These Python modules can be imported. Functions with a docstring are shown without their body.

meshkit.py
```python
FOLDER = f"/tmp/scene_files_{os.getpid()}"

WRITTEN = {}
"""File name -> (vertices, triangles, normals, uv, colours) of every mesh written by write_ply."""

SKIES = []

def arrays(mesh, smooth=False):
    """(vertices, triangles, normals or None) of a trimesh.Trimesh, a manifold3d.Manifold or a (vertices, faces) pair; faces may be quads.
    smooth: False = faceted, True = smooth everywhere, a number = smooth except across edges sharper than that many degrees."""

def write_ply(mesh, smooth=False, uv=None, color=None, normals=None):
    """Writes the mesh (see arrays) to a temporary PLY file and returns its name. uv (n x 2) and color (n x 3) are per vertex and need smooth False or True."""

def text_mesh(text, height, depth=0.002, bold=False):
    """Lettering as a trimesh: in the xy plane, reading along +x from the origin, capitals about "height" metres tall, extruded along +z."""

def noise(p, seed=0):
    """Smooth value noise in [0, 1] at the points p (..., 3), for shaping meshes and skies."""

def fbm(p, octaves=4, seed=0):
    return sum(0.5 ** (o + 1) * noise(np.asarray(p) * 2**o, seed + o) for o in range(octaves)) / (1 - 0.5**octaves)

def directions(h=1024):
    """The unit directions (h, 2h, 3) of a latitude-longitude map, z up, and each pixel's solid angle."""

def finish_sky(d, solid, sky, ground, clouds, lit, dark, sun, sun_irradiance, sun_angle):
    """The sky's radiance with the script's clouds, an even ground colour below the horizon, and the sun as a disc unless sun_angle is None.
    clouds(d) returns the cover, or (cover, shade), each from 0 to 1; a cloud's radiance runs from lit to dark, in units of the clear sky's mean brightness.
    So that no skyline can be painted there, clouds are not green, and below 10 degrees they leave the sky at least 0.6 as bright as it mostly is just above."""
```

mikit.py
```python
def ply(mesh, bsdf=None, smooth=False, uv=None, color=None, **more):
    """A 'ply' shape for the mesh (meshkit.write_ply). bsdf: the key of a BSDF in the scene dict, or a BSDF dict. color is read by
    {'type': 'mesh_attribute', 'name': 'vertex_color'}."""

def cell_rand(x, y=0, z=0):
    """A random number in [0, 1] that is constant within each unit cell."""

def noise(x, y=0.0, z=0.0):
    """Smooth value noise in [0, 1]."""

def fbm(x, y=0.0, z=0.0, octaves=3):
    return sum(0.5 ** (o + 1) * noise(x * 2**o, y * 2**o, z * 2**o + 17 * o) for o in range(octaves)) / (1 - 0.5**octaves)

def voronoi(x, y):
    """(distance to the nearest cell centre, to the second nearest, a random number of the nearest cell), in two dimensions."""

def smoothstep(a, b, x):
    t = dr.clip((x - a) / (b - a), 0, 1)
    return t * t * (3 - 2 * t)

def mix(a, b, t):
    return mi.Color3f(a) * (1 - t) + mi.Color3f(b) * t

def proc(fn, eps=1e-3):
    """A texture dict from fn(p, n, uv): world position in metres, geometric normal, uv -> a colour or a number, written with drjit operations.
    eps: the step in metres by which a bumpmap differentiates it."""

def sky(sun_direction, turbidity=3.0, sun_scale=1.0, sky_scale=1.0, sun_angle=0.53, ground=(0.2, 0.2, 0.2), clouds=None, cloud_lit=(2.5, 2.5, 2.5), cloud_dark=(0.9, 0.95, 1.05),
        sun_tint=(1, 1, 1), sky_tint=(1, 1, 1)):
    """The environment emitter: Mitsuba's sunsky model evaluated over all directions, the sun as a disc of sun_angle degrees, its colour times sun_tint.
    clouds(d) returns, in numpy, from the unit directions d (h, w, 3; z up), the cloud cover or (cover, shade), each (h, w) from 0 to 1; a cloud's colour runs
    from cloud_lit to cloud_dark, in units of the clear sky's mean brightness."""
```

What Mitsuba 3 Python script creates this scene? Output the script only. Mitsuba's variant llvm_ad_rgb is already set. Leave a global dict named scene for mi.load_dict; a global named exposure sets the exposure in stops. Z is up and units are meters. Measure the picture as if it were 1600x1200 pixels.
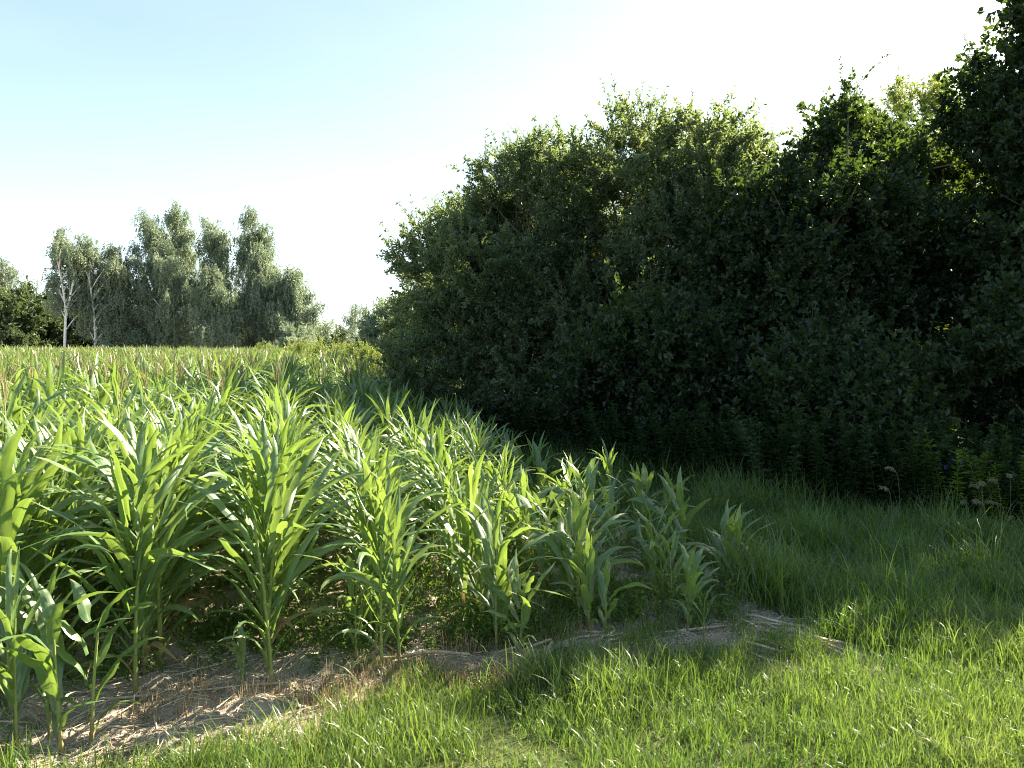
import math
import numpy as np
import drjit as dr
import trimesh
import mitsuba as mi
import mikit
import meshkit
from mikit import proc, noise, fbm, smoothstep, mix

T = mi.ScalarTransform4f
scene, labels = {}, {}
rng = np.random.default_rng(7)

# ------------------------------------------------------------------ camera, sky, exposure
EYE = 1.6
FOV = 2 * math.degrees(math.atan(800 / 1200.0))
PITCH = math.atan(40 / 1200.0)
scene['camera'] = {'type': 'perspective', 'fov': FOV, 'fov_axis': 'x', 'near_clip': 0.05, 'far_clip': 3000.0,
                   'to_world': T().look_at(origin=[0, 0, EYE], target=[0, math.cos(PITCH), EYE - math.sin(PITCH)], up=[0, 0, 1])}
SUN_AZ, SUN_EL = math.radians(52), math.radians(37)      # azimuth to the right of the view direction (+y)
SUN = [math.sin(SUN_AZ) * math.cos(SUN_EL), math.cos(SUN_AZ) * math.cos(SUN_EL), math.sin(SUN_EL)]
def veil(d):
    """thin summer haze: a whitish veil that thickens towards the horizon, with faint wisps"""
    w = meshkit.fbm(d * [3.0, 3.0, 9.0], 4, 5)
    return 0.42 * np.exp(-np.maximum(d[..., 2], 0) / 0.22) * (0.75 + 0.5 * w) + 0.10 * np.clip(w - 0.45, 0, 1)
scene['sky'] = mikit.sky(SUN, turbidity=4.0, sun_scale=2.15, sun_tint=(0.92, 1.0, 1.08), ground=(0.04, 0.06, 0.025), sky_tint=(1.17, 1.12, 0.98),
                         clouds=veil, cloud_lit=(2.4, 2.5, 2.55))
exposure = 3.1

# ------------------------------------------------------------------ helpers
def rgb(c):
    return {'type': 'rgb', 'value': list(map(float, c))}

def leafy(refl, trans, w=0.42, rough=0.42, spec=0.5):
    """a thin leaf: a glossy reflecting side blended with diffuse transmission"""
    tex = lambda c: c if isinstance(c, dict) else rgb(c)
    return {'type': 'blendbsdf', 'weight': w,
            'a': {'type': 'twosided', 'm': {'type': 'principled', 'base_color': tex(refl), 'roughness': rough, 'specular': spec}},
            'b': {'type': 'principledthin', 'base_color': tex(trans), 'roughness': 1.0, 'diff_trans': 2.0}}

def matte(c, rough=0.9, spec=0.2):
    return {'type': 'twosided', 'm': {'type': 'principled', 'base_color': c if isinstance(c, dict) else rgb(c), 'roughness': rough, 'specular': spec}}

def lab(key, label, cat=None, group=None, kind=None):
    d = {}
    if label: d['label'] = label
    if cat: d['category'] = cat
    if group: d['group'] = group
    if kind: d['kind'] = kind
    labels[key] = d

_names = {}
def numbered(name):
    n = _names.get(name, 0)
    _names[name] = n + 1
    return name if n == 0 else f'{name}_{n:03d}'

def inst(key, group, m):
    scene[key] = {'type': 'instance', 'shape_group': {'type': 'ref', 'id': group}, 'to_world': T(m)}

def norm(v):
    return v / (np.linalg.norm(v, axis=-1, keepdims=True) + 1e-12)

def frame_to(axis, spin):
    """3x3 whose z column is the axis, spun about it"""
    z = norm(np.asarray(axis, float))
    a = np.array([1.0, 0, 0]) if abs(z[0]) < 0.8 else np.array([0, 1.0, 0])
    x = norm(np.cross(a, z)); y = np.cross(z, x)
    c, s = math.cos(spin), math.sin(spin)
    return np.stack([c * x + s * y, -s * x + c * y, z], 1)

def mat4(R, loc, scale=1.0):
    m = np.eye(4); m[:3, :3] = R * scale; m[:3, 3] = loc
    return m

class MB:
    """collects vertices and triangles (with uv) of one mesh"""
    def __init__(self):
        self.v, self.f, self.t, self.n = [], [], [], 0
    def add(self, v, f, uv=None):
        v = np.asarray(v, float)
        self.v.append(v); self.f.append(np.asarray(f, int) + self.n)
        self.t.append(np.zeros((len(v), 2)) if uv is None else np.asarray(uv, float))
        self.n += len(v)
    def arrays(self):
        return np.vstack(self.v), np.vstack(self.f), np.vstack(self.t)
    def ply(self, bsdf, smooth=True):
        v, f, t = self.arrays()
        return mikit.ply((v, f), bsdf, smooth=smooth, uv=t)

def tube(mb, pts, radii, sides=6, v0=0.0):
    p = np.asarray(pts, float)
    t = norm(np.gradient(p, axis=0))
    ref = np.where(np.abs(t[:, 2:]) < 0.9, [0, 0, 1.0], [1.0, 0, 0])
    a = norm(np.cross(t, ref)); b = np.cross(t, a)
    ang = np.arange(sides) * 2 * np.pi / sides
    r = np.broadcast_to(radii, (len(p),))
    v = p[:, None] + r[:, None, None] * (np.cos(ang)[None, :, None] * a[:, None] + np.sin(ang)[None, :, None] * b[:, None])
    i, j = np.meshgrid(np.arange(len(p) - 1), np.arange(sides), indexing='ij')
    q = np.stack([i * sides + j, i * sides + (j + 1) % sides, (i + 1) * sides + (j + 1) % sides, (i + 1) * sides + j], -1).reshape(-1, 4)
    uv = np.stack(np.broadcast_arrays(np.linspace(0, 1, sides)[None, :], (v0 + np.linspace(0, 1, len(p)))[:, None]), -1).reshape(-1, 2)
    mb.add(v.reshape(-1, 3), np.vstack([q[:, [0, 1, 2]], q[:, [0, 2, 3]]]), uv)

def ribbon(mb, pts, side, width, fold=0.0, across=3, wave=0.0, wph=0.0):
    """a leaf blade along pts; side: unit vectors across it, fold: how far its edges rise"""
    p = np.asarray(pts, float); n = len(p)
    t = norm(np.gradient(p, axis=0))
    up = norm(np.cross(side, t))
    us = np.linspace(-1, 1, across)
    w = np.asarray(width)[:, None, None] * 0.5
    s = np.linspace(0, 1, n)
    lift = np.abs(us)[None, :] * fold + wave * np.sign(us)[None, :] * np.abs(us)[None, :] * np.sin(s[:, None] * 17 + wph + us[None, :] * 1.3)
    v = p[:, None] + w * (us[None, :, None] * side[:, None] + lift[..., None] * up[:, None])
    i, j = np.meshgrid(np.arange(n - 1), np.arange(across - 1), indexing='ij')
    a = i * across + j
    q = np.stack([a, a + 1, a + across + 1, a + across], -1).reshape(-1, 4)
    uv = np.stack(np.broadcast_arrays((us[None, :] + 1) / 2, s[:, None]), -1).reshape(-1, 2)
    mb.add(v.reshape(-1, 3), np.vstack([q[:, [0, 1, 2]], q[:, [0, 2, 3]]]), uv)

def pix(px, py):
    """the ground point of a pixel of the 1600 x 1200 photograph"""
    D = EYE * 1200 / (py - 560.0)
    return (px - 800) / 1200 * D, D

# ------------------------------------------------------------------ layout: rows of corn, grass, bare soil
RA = math.radians(16)
ROW_T = np.array([-math.sin(RA), math.cos(RA)])          # along the rows
ROW_S = np.array([math.cos(RA), math.sin(RA)])           # across the rows

def st(x, y):
    return x * ROW_S[0] + y * ROW_S[1], x * ROW_T[0] + y * ROW_T[1]

def front_t(s):
    """where the field ends, as a coordinate along the rows (grass begins nearer than this, bare soil between)"""
    return 3.85 + 0.12 * np.maximum(s - 2.2, 0) ** 2

def lift(x, y):
    p = np.stack([x, y, np.zeros_like(x)], -1)
    return 0.05 * (meshkit.noise(p * 0.7, 3) - 0.5) + 0.03 * (meshkit.noise(p * 2.1, 5) - 0.5)

def grass_cover(x, y):
    """0 = bare soil, 1 = grass"""
    s, t = st(x, y)
    p = np.stack([x, y, np.zeros_like(x)], -1)
    wob = 0.30 * (meshkit.noise(p * 2.3, 11) - 0.5) + 0.25 * (meshkit.noise(p * 5.1, 12) - 0.5)
    # the strip of bare soil is widest at the left and narrows to the right
    edge = 3.40 + 0.30 * np.clip((s - 0.0) / 0.55, 0, 1) + 0.45 * np.clip((s - 2.6) / 0.8, 0, 1)
    g = np.clip((edge - t + wob) / 0.22 + 0.5, 0, 1)
    # beyond the right end of the field the grass runs through to the trees
    g = np.maximum(g, np.clip((s - 2.95 + wob * 1.2) / 0.25 + 0.5, 0, 1))
    # a patch of old stalks lies in the grass at the right end of the rows
    g *= 1 - 0.95 * np.clip(1.6 - np.hypot((x - 1.55) / 0.44, (y - 4.14) / 0.26) + wob, 0, 1)
    g *= 1 - 0.9 * np.clip(1.5 - np.hypot((x - 0.75) / 0.5, (y - 4.22) / 0.13) + wob, 0, 1)
    return g

# ------------------------------------------------------------------ materials
def corn_refl(p, n, uv):
    k = fbm(p.x * 1.7, p.y * 1.7, p.z * 1.2, octaves=2)
    vein = 0.92 + 0.16 * noise(uv.x * 34.0, uv.y * 1.5, p.x * 3)
    c = mix([0.062, 0.135, 0.045], [0.135, 0.215, 0.085], k) * vein
    rib = 1 - smoothstep(0.03, 0.075, dr.abs(uv.x - 0.5))
    c = mix(c, [0.21, 0.27, 0.11], rib * (1 - 0.6 * uv.y))
    old = smoothstep(0.90, 1.0, uv.y + 0.12 * (noise(p.x * 9, p.y * 9, p.z * 9) - 0.4))
    edge = smoothstep(0.36, 0.5, dr.abs(uv.x - 0.5)) * smoothstep(0.55, 0.8, noise(p.x * 7, p.y * 7, p.z * 7))
    return mix(c, [0.30, 0.26, 0.10], dr.maximum(old * 0.8, edge * 0.7))

def corn_trans(p, n, uv):
    k = fbm(p.x * 1.7, p.y * 1.7, p.z * 1.2, octaves=2)
    rib = 1 - smoothstep(0.03, 0.075, dr.abs(uv.x - 0.5))
    return mix(mix([0.18, 0.31, 0.032], [0.32, 0.44, 0.07], k), [0.17, 0.22, 0.06], rib * 0.6)

scene['corn_leaf_skin'] = leafy(proc(corn_refl), proc(corn_trans), 0.38, 0.42, 1.0)

def stalk_col(p, n, uv):
    k = noise(p.x * 30, p.y * 30, p.z * 5)
    c = mix([0.16, 0.22, 0.05], [0.24, 0.28, 0.08], k)
    low = 1 - smoothstep(0.03, 0.14, p.z)
    return mix(c, [0.26, 0.19, 0.10], low * 0.7)
scene['corn_stalk_skin'] = matte(proc(stalk_col), 0.5, 0.4)

def tassel_col(p, n, uv):
    k = noise(p.x * 3, p.y * 3, p.z * 2)
    return mix([0.31, 0.31, 0.14], [0.38, 0.31, 0.18], k)
scene['withered_leaf_skin'] = leafy((0.30, 0.24, 0.12), (0.24, 0.18, 0.07), 0.3, 0.7, 0.2)
scene['tassel_skin'] = leafy(proc(tassel_col), (0.3, 0.25, 0.12), 0.3, 0.7, 0.2)

def grass_refl(p, n, uv):
    k = fbm(p.x * 1.1, p.y * 1.1, 0, octaves=3)
    b = noise(p.x * 41, p.y * 41, 0)
    c = mix([0.028, 0.085, 0.014], [0.105, 0.165, 0.048], dr.clip(0.65 * k + 0.45 * b, 0, 1))
    c = mix([0.12, 0.13, 0.04], c, smoothstep(0.0, 0.35, uv.y))
    dry = smoothstep(0.80, 0.92, noise(p.x * 57, p.y * 57, 3.0))
    return mix(c, [0.36, 0.32, 0.15], dry * 0.7)

def grass_trans(p, n, uv):
    k = fbm(p.x * 1.1, p.y * 1.1, 0, octaves=3)
    return mix([0.13, 0.27, 0.022], [0.33, 0.42, 0.075], k)
scene['grass_skin'] = leafy(proc(grass_refl), proc(grass_trans), 0.40, 0.36, 0.6)
scene['weed_skin'] = leafy((0.07, 0.13, 0.025), (0.18, 0.29, 0.03), 0.4, 0.5, 0.4)
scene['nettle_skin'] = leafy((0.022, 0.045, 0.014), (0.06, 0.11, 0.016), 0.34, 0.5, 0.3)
scene['goldenrod_skin'] = leafy((0.10, 0.165, 0.025), (0.22, 0.33, 0.03), 0.42, 0.5, 0.3)
scene['dry_stem_skin'] = matte(proc(lambda p, n, uv: mix([0.34, 0.26, 0.16], [0.52, 0.44, 0.30], noise(p.x * 19, p.y * 19, p.z * 19))), 0.7, 0.3)
scene['stubble_skin'] = matte(proc(lambda p, n, uv: mix([0.24, 0.15, 0.085], [0.44, 0.34, 0.19], noise(p.x * 33, p.y * 33, 0))), 0.8, 0.2)
scene['seed_skin'] = leafy((0.26, 0.23, 0.15), (0.2, 0.17, 0.1), 0.3, 0.7, 0.2)
scene['petal_skin'] = leafy((0.12, 0.16, 0.62), (0.1, 0.12, 0.5), 0.35, 0.6, 0.2)
scene['litter_skin'] = matte(proc(lambda p, n, uv: mix([0.36, 0.29, 0.20], [0.64, 0.58, 0.46], noise(p.x * 47, p.y * 47, p.z * 47))), 0.75, 0.3)

def tree_leaf(dark, light, tdark, tlight, scale=0.9, **kw):
    def refl(p, n, uv):
        k = 0.55 * noise(p.x * scale, p.y * scale, p.z * scale) + 0.45 * noise(p.x * 13, p.y * 13, p.z * 13)
        return mix(dark, light, k)
    def tran(p, n, uv):
        k = noise(p.x * scale, p.y * scale, p.z * scale)
        return mix(tdark, tlight, k)
    return leafy(proc(refl), proc(tran), **kw)
scene['willow_leaf'] = tree_leaf([0.036, 0.062, 0.036], [0.088, 0.124, 0.072], [0.20, 0.28, 0.07], [0.33, 0.42, 0.13], w=0.46, rough=0.34, spec=1.0)
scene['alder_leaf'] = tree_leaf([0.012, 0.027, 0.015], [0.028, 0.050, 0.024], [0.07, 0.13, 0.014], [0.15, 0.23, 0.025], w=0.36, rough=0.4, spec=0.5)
scene['pale_leaf'] = tree_leaf([0.11, 0.15, 0.05], [0.19, 0.24, 0.08], [0.24, 0.32, 0.045], [0.36, 0.42, 0.07], w=0.4, rough=0.42, spec=0.5)
scene['birch_leaf'] = tree_leaf([0.15, 0.195, 0.145], [0.26, 0.305, 0.225], [0.23, 0.31, 0.16], [0.35, 0.43, 0.235], 0.35, w=0.42, rough=0.45, spec=0.7)
scene['far_dark_leaf'] = tree_leaf([0.05, 0.085, 0.05], [0.10, 0.14, 0.07], [0.10, 0.15, 0.04], [0.18, 0.24, 0.06], 0.4, w=0.34, rough=0.5, spec=0.4)

def bark_col(p, n, uv):
    return mix([0.10, 0.085, 0.06], [0.22, 0.19, 0.15], fbm(p.x * 14, p.y * 14, p.z * 3, octaves=3))
scene['bark'] = matte(proc(bark_col), 0.9, 0.2)

def birch_col(p, n, uv):
    k = smoothstep(0.66, 0.78, fbm(p.x * 3, p.y * 3, p.z * 4.5, octaves=3))
    return mix([0.74, 0.72, 0.68], [0.07, 0.065, 0.06], k)
scene['birch_bark'] = matte(proc(birch_col), 0.7, 0.3)

# the ground: dry sandy soil, thatch where the grass stands
def cover_tex(x, y):
    s, t = x * ROW_S[0] + y * ROW_S[1], x * ROW_T[0] + y * ROW_T[1]
    wob = 0.5 * (fbm(x * 2.3, y * 2.3, 0, octaves=3) - 0.5)
    edge = 3.40 + 0.30 * dr.clip((s - 0.0) / 0.55, 0, 1) + 0.45 * dr.clip((s - 2.6) / 0.8, 0, 1)
    g = dr.clip((edge - t + wob) / 0.22 + 0.5, 0, 1)
    g = dr.maximum(g, dr.clip((s - 2.95 + wob) / 0.25 + 0.5, 0, 1))
    dx, dy = (x - 1.55) / 0.44, (y - 4.14) / 0.26
    g = g * (1 - 0.95 * dr.clip(1.6 - dr.sqrt(dx * dx + dy * dy) + wob, 0, 1))
    dx, dy = (x - 0.75) / 0.5, (y - 4.22) / 0.13
    return g * (1 - 0.9 * dr.clip(1.5 - dr.sqrt(dx * dx + dy * dy) + wob, 0, 1))

def ground_col(p, n, uv):
    k = fbm(p.x * 3.1, p.y * 3.1, 0, octaves=4)
    f = noise(p.x * 60, p.y * 60, 0)
    soil = mix([0.13, 0.105, 0.08], [0.40, 0.34, 0.27], dr.clip(0.75 * k + 0.3 * f, 0, 1))
    thatch = mix([0.035, 0.055, 0.018], [0.09, 0.10, 0.036], dr.clip(0.6 * k + 0.4 * f, 0, 1))
    return mix(soil, thatch, cover_tex(p.x, p.y))
scene['ground_skin'] = {'type': 'bumpmap', 'scale': 1.0,
                        't': proc(lambda p, n, uv: 0.022 * fbm(p.x * 22, p.y * 22, 0, octaves=4), 2e-3),
                        'm': matte(proc(ground_col), 0.95, 0.15)}

# ------------------------------------------------------------------ ground
def axis(lo, hi, step, far, grow=1.25):
    a = list(np.arange(lo, hi + 1e-6, step))
    d, x = step, hi
    while x < far:
        d *= grow; x += d; a.append(x)
    d, x, b = step, lo, []
    while x > -far:
        d *= grow; x -= d; b.append(x)
    return np.array(b[::-1] + a)

gx, gy = axis(-4.0, 5.0, 0.03, 700), axis(2.2, 6.2, 0.03, 700)
X, Y = np.meshgrid(gx, gy)
near = np.clip(1 - (np.hypot(X, Y - 4) - 8) / 8, 0, 1)
Z = lift(X, Y)
P3 = np.stack([X, Y, X * 0], -1)
soil = 1 - grass_cover(X, Y)
Z = Z + near * soil * (0.10 * (meshkit.fbm(P3 * 6.5, 4, 21) - 0.5) + 0.10 * np.clip(meshkit.noise(P3 * 11, 22) - 0.62, 0, 1))
_gz = (gx, gy, Z)

def gz(x, y):
    i = np.clip(np.searchsorted(gx, x) - 1, 0, len(gx) - 2); j = np.clip(np.searchsorted(gy, y) - 1, 0, len(gy) - 2)
    u, v = (x - gx[i]) / (gx[i + 1] - gx[i]), (y - gy[j]) / (gy[j + 1] - gy[j])
    return (Z[j, i] * (1 - u) + Z[j, i + 1] * u) * (1 - v) + (Z[j + 1, i] * (1 - u) + Z[j + 1, i + 1] * u) * v

nx, ny = len(gx), len(gy)
J, I = np.meshgrid(np.arange(ny - 1), np.arange(nx - 1), indexing='ij')
A = (J * nx + I).ravel()
scene['ground'] = mikit.ply((np.stack([X, Y, Z], -1).reshape(-1, 3), np.stack([A, A + 1, A + nx + 1, A + nx], 1)), 'ground_skin', smooth=True)
lab('ground', 'dry sandy field soil passing into grass at the right', kind='structure')

# ------------------------------------------------------------------ trees
def leaf_faces(mb, base, along, side, L, W, fold=0.25):
    """folded rhombic leaves, all at once"""
    n = len(base)
    nrm = np.cross(along, side)
    L, W = np.broadcast_to(L, (n,))[:, None], np.broadcast_to(W, (n,))[:, None]
    tip = base + along * L - nrm * L * 0.12
    mid = base + along * L * 0.5 + nrm * W * fold
    v = np.stack([base, mid + side * W * 0.5, tip, mid - side * W * 0.5], 1).reshape(-1, 3)
    k = np.arange(n)[:, None] * 4
    f = np.vstack([k + [0, 1, 2], k + [0, 2, 3]])
    uv = np.tile([[0.5, 0], [1, 0.5], [0.5, 1], [0, 0.5]], (n, 1))
    mb.add(v, f, uv)

def spray(seed, nleaf, length, L, W, twigs=7, spread=0.75, loose=0.5):
    """a leafy branchlet growing along +z"""
    r = np.random.default_rng(seed); mb = MB()
    for k in range(twigs):
        h0 = 0 if k == 0 else r.uniform(0.05, 0.65) * length
        az = r.uniform(0, 2 * np.pi)
        d = norm(np.array([math.cos(az) * spread * (k > 0), math.sin(az) * spread * (k > 0), 1.0]) + r.normal(0, 0.08, 3))
        ln = length * (1.0 if k == 0 else r.uniform(0.35, 0.7) * (1.15 - h0 / length))
        bend = r.normal(0, 0.16, 3); u = np.linspace(0, 1, 4)[:, None]
        pts = np.array([0, 0, h0]) + d * u * ln + bend * u * u * ln
        if k < 4: tube(mb, pts[[0, 2, 3]], np.array([0.006, 0.004, 0.002]) * (length / 0.8), 3)
        n = max(3, int(nleaf / twigs * (1.6 if k == 0 else 0.9)))
        tt = np.sort(r.uniform(0.12, 1.0, n))[:, None]
        base = np.array([0, 0, h0]) + d * tt * ln + bend * tt * tt * ln
        along = norm(r.normal(0, loose, (n, 3)) + d * 0.55 + norm(np.cross(d, r.normal(0, 1, (n, 3)))) * 0.7)
        side = norm(np.cross(along, r.normal(0, 1, (n, 3))))
        leaf_faces(mb, base, along, side, L * r.uniform(0.6, 1.2, n), W * r.uniform(0.7, 1.15, n))
    return mb

def hanging(seed, nleaf, length, L, W, strands=9):
    """a tuft of weeping birch twigs hanging along -z"""
    r = np.random.default_rng(seed); mb = MB()
    for k in range(strands):
        az, out, ln = r.uniform(0, 2 * np.pi), r.uniform(0.1, 0.55), length * r.uniform(0.5, 1.1)
        u = np.linspace(0, 1, 5)[:, None]
        start = r.normal(0, 0.16, 3)
        h = np.array([math.cos(az), math.sin(az), 0]) * out
        path = lambda u: start + h * np.sqrt(u + 0.001) + np.array([0, 0, -1]) * ln * u ** 1.5
        if k < 3: tube(mb, path(u[::2]), np.linspace(0.012, 0.004, 3), 3)
        n = nleaf // strands
        tt = r.uniform(0.05, 1, n)[:, None]
        along = norm(r.normal(0, 0.55, (n, 3)) + [0, 0, -0.8])
        side = norm(np.cross(along, r.normal(0, 1, (n, 3))))
        leaf_faces(mb, path(tt) + r.normal(0, 0.03, (n, 3)), along, side, L * r.uniform(0.7, 1.2, n), W * r.uniform(0.7, 1.2, n))
    return mb

def shoot(seed, nleaf, length, L, W):
    """a thin upright leader with leaves set along it"""
    return spray(seed, nleaf, length, L, W, twigs=2, spread=0.25, loose=0.35)

SPRAYS = {}
def spray_kind(kind, n, bsdf, make):
    SPRAYS[kind] = []
    for k in range(n):
        g = f'{kind}_spray_{k}'
        scene[g] = {'type': 'shapegroup', 'leaves': make(k).ply(bsdf, smooth=False)}
        SPRAYS[kind].append(g)
spray_kind('willow', 6, 'willow_leaf', lambda k: spray(100 + k, 190, 0.75, 0.074, 0.033))
spray_kind('alder', 6, 'alder_leaf', lambda k: spray(200 + k, 120, 0.75, 0.088, 0.060))
spray_kind('willow_top', 4, 'willow_leaf', lambda k: shoot(700 + k, 46, 1.0, 0.085, 0.036))
spray_kind('alder_top', 4, 'alder_leaf', lambda k: shoot(720 + k, 40, 1.1, 0.09, 0.055))
spray_kind('pale_top', 4, 'pale_leaf', lambda k: shoot(740 + k, 46, 1.0, 0.09, 0.03))
spray_kind('pale', 5, 'pale_leaf', lambda k: spray(300 + k, 150, 0.8, 0.09, 0.030))
spray_kind('birch', 6, 'birch_leaf', lambda k: hanging(400 + k, 140, 1.0, 0.15, 0.085))
spray_kind('fardark', 4, 'far_dark_leaf', lambda k: spray(500 + k, 120, 1.5, 0.24, 0.15))
spray_kind('farpale', 4, 'birch_leaf', lambda k: spray(600 + k, 140, 1.5, 0.22, 0.09))

def crown(key, kind, lobes, n, seed, up=0.55, size=1.0, gaps=0.40, shell=0.5, zmin=0.15):
    """leafy sprays through the volume of the lobes (x, y, z, rx, ry, rz), thinned by noise"""
    r = np.random.default_rng(seed)
    Lb = np.array(lobes, float)
    w = (Lb[:, 3] * Lb[:, 4] + Lb[:, 4] * Lb[:, 5] + Lb[:, 3] * Lb[:, 5]); w /= w.sum()
    got = 0
    pts, dirs = [], []
    while got < n:
        m = 4 * n
        k = r.choice(len(Lb), m, p=w)
        d = norm(r.normal(0, 1, (m, 3)))
        rad = shell + (1 - shell) * np.sqrt(r.uniform(0, 1, m))
        p = Lb[k, :3] + d * Lb[k, 3:] * rad[:, None]
        q = np.linalg.norm((p[:, None] - Lb[None, :, :3]) / Lb[None, :, 3:], axis=2)
        deep = q.min(1) < 0.55
        keep = (p[:, 2] > zmin) & (meshkit.fbm(p * 0.95 / size, 3, seed) > gaps) & (~deep | (r.uniform(0, 1, m) < 0.3))
        pts.append(p[keep]); dirs.append(norm(d[keep] / Lb[k[keep], 3:])); got += keep.sum()
    p, d = np.vstack(pts)[:n], np.vstack(dirs)[:n]
    ax = norm(d * 0.75 + np.array([0, 0, up]) + r.normal(0, 0.35, (n, 3)))
    for i in range(n):
        sc = size * r.uniform(0.65, 1.25)
        R = frame_to(ax[i], r.uniform(0, 6.28))
        g = SPRAYS[kind][r.integers(len(SPRAYS[kind]))]
        inst(f'{key}__crown__{i + 1:04d}', g, mat4(R, p[i] - ax[i] * 0.35 * sc, sc))
    if kind + '_top' in SPRAYS:                                   # leaders standing out of the top and the flanks
        out = np.where((d[:, 2] > 0.45) & (np.linalg.norm((p[:, None] - Lb[None, :, :3]) / Lb[None, :, 3:], axis=2).min(1) > 0.85))[0]
        for j, q in enumerate(out[:n // 26]):
            sc = size * r.uniform(0.35, 0.65)
            a = norm(d[q] * 0.4 + np.array([0, 0, 0.9]) + r.normal(0, 0.15, 3))
            g = SPRAYS[kind + '_top'][r.integers(4)]
            inst(f'{key}__crown__{n + j + 1:04d}', g, mat4(frame_to(a, r.uniform(0, 6.28)), p[q], sc))

def limbs(key, base, ends, r0, bark, seed, sides=7):
    """stems from the base out to the lobes, with side branches"""
    r = np.random.default_rng(seed); mb = MB()
    for e in ends:
        e = np.array(e, float)
        b = np.array(base, float) + np.array([*r.normal(0, r0 * 1.2, 2), -0.1])
        u = np.linspace(0, 1, 9)[:, None]
        horiz = (e - b) * [1, 1, 0]
        pts = b + (e - b) * [0, 0, 1] * u + horiz * (0.35 * u + 0.65 * u * u) + np.cumsum(r.normal(0, 0.012, (9, 3)), 0) * np.linalg.norm(e - b)
        rr = r0 * r.uniform(0.6, 1.0)
        tube(mb, pts, np.linspace(rr, rr * 0.15, 9), sides)
        for q in range(6):
            k = r.integers(3, 8)
            d = norm(r.normal(0, 1, 3) + [0, 0, 0.6]) * np.linalg.norm(e - b) * r.uniform(0.12, 0.3)
            v = np.linspace(0, 1, 4)[:, None]
            tube(mb, pts[k] + d * v + np.array([0, 0, 0.15]) * v * v * np.linalg.norm(d), np.linspace(rr * 0.35, rr * 0.06, 4), 4)
    scene[f'{key}__trunk'] = mb.ply(bark)

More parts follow.
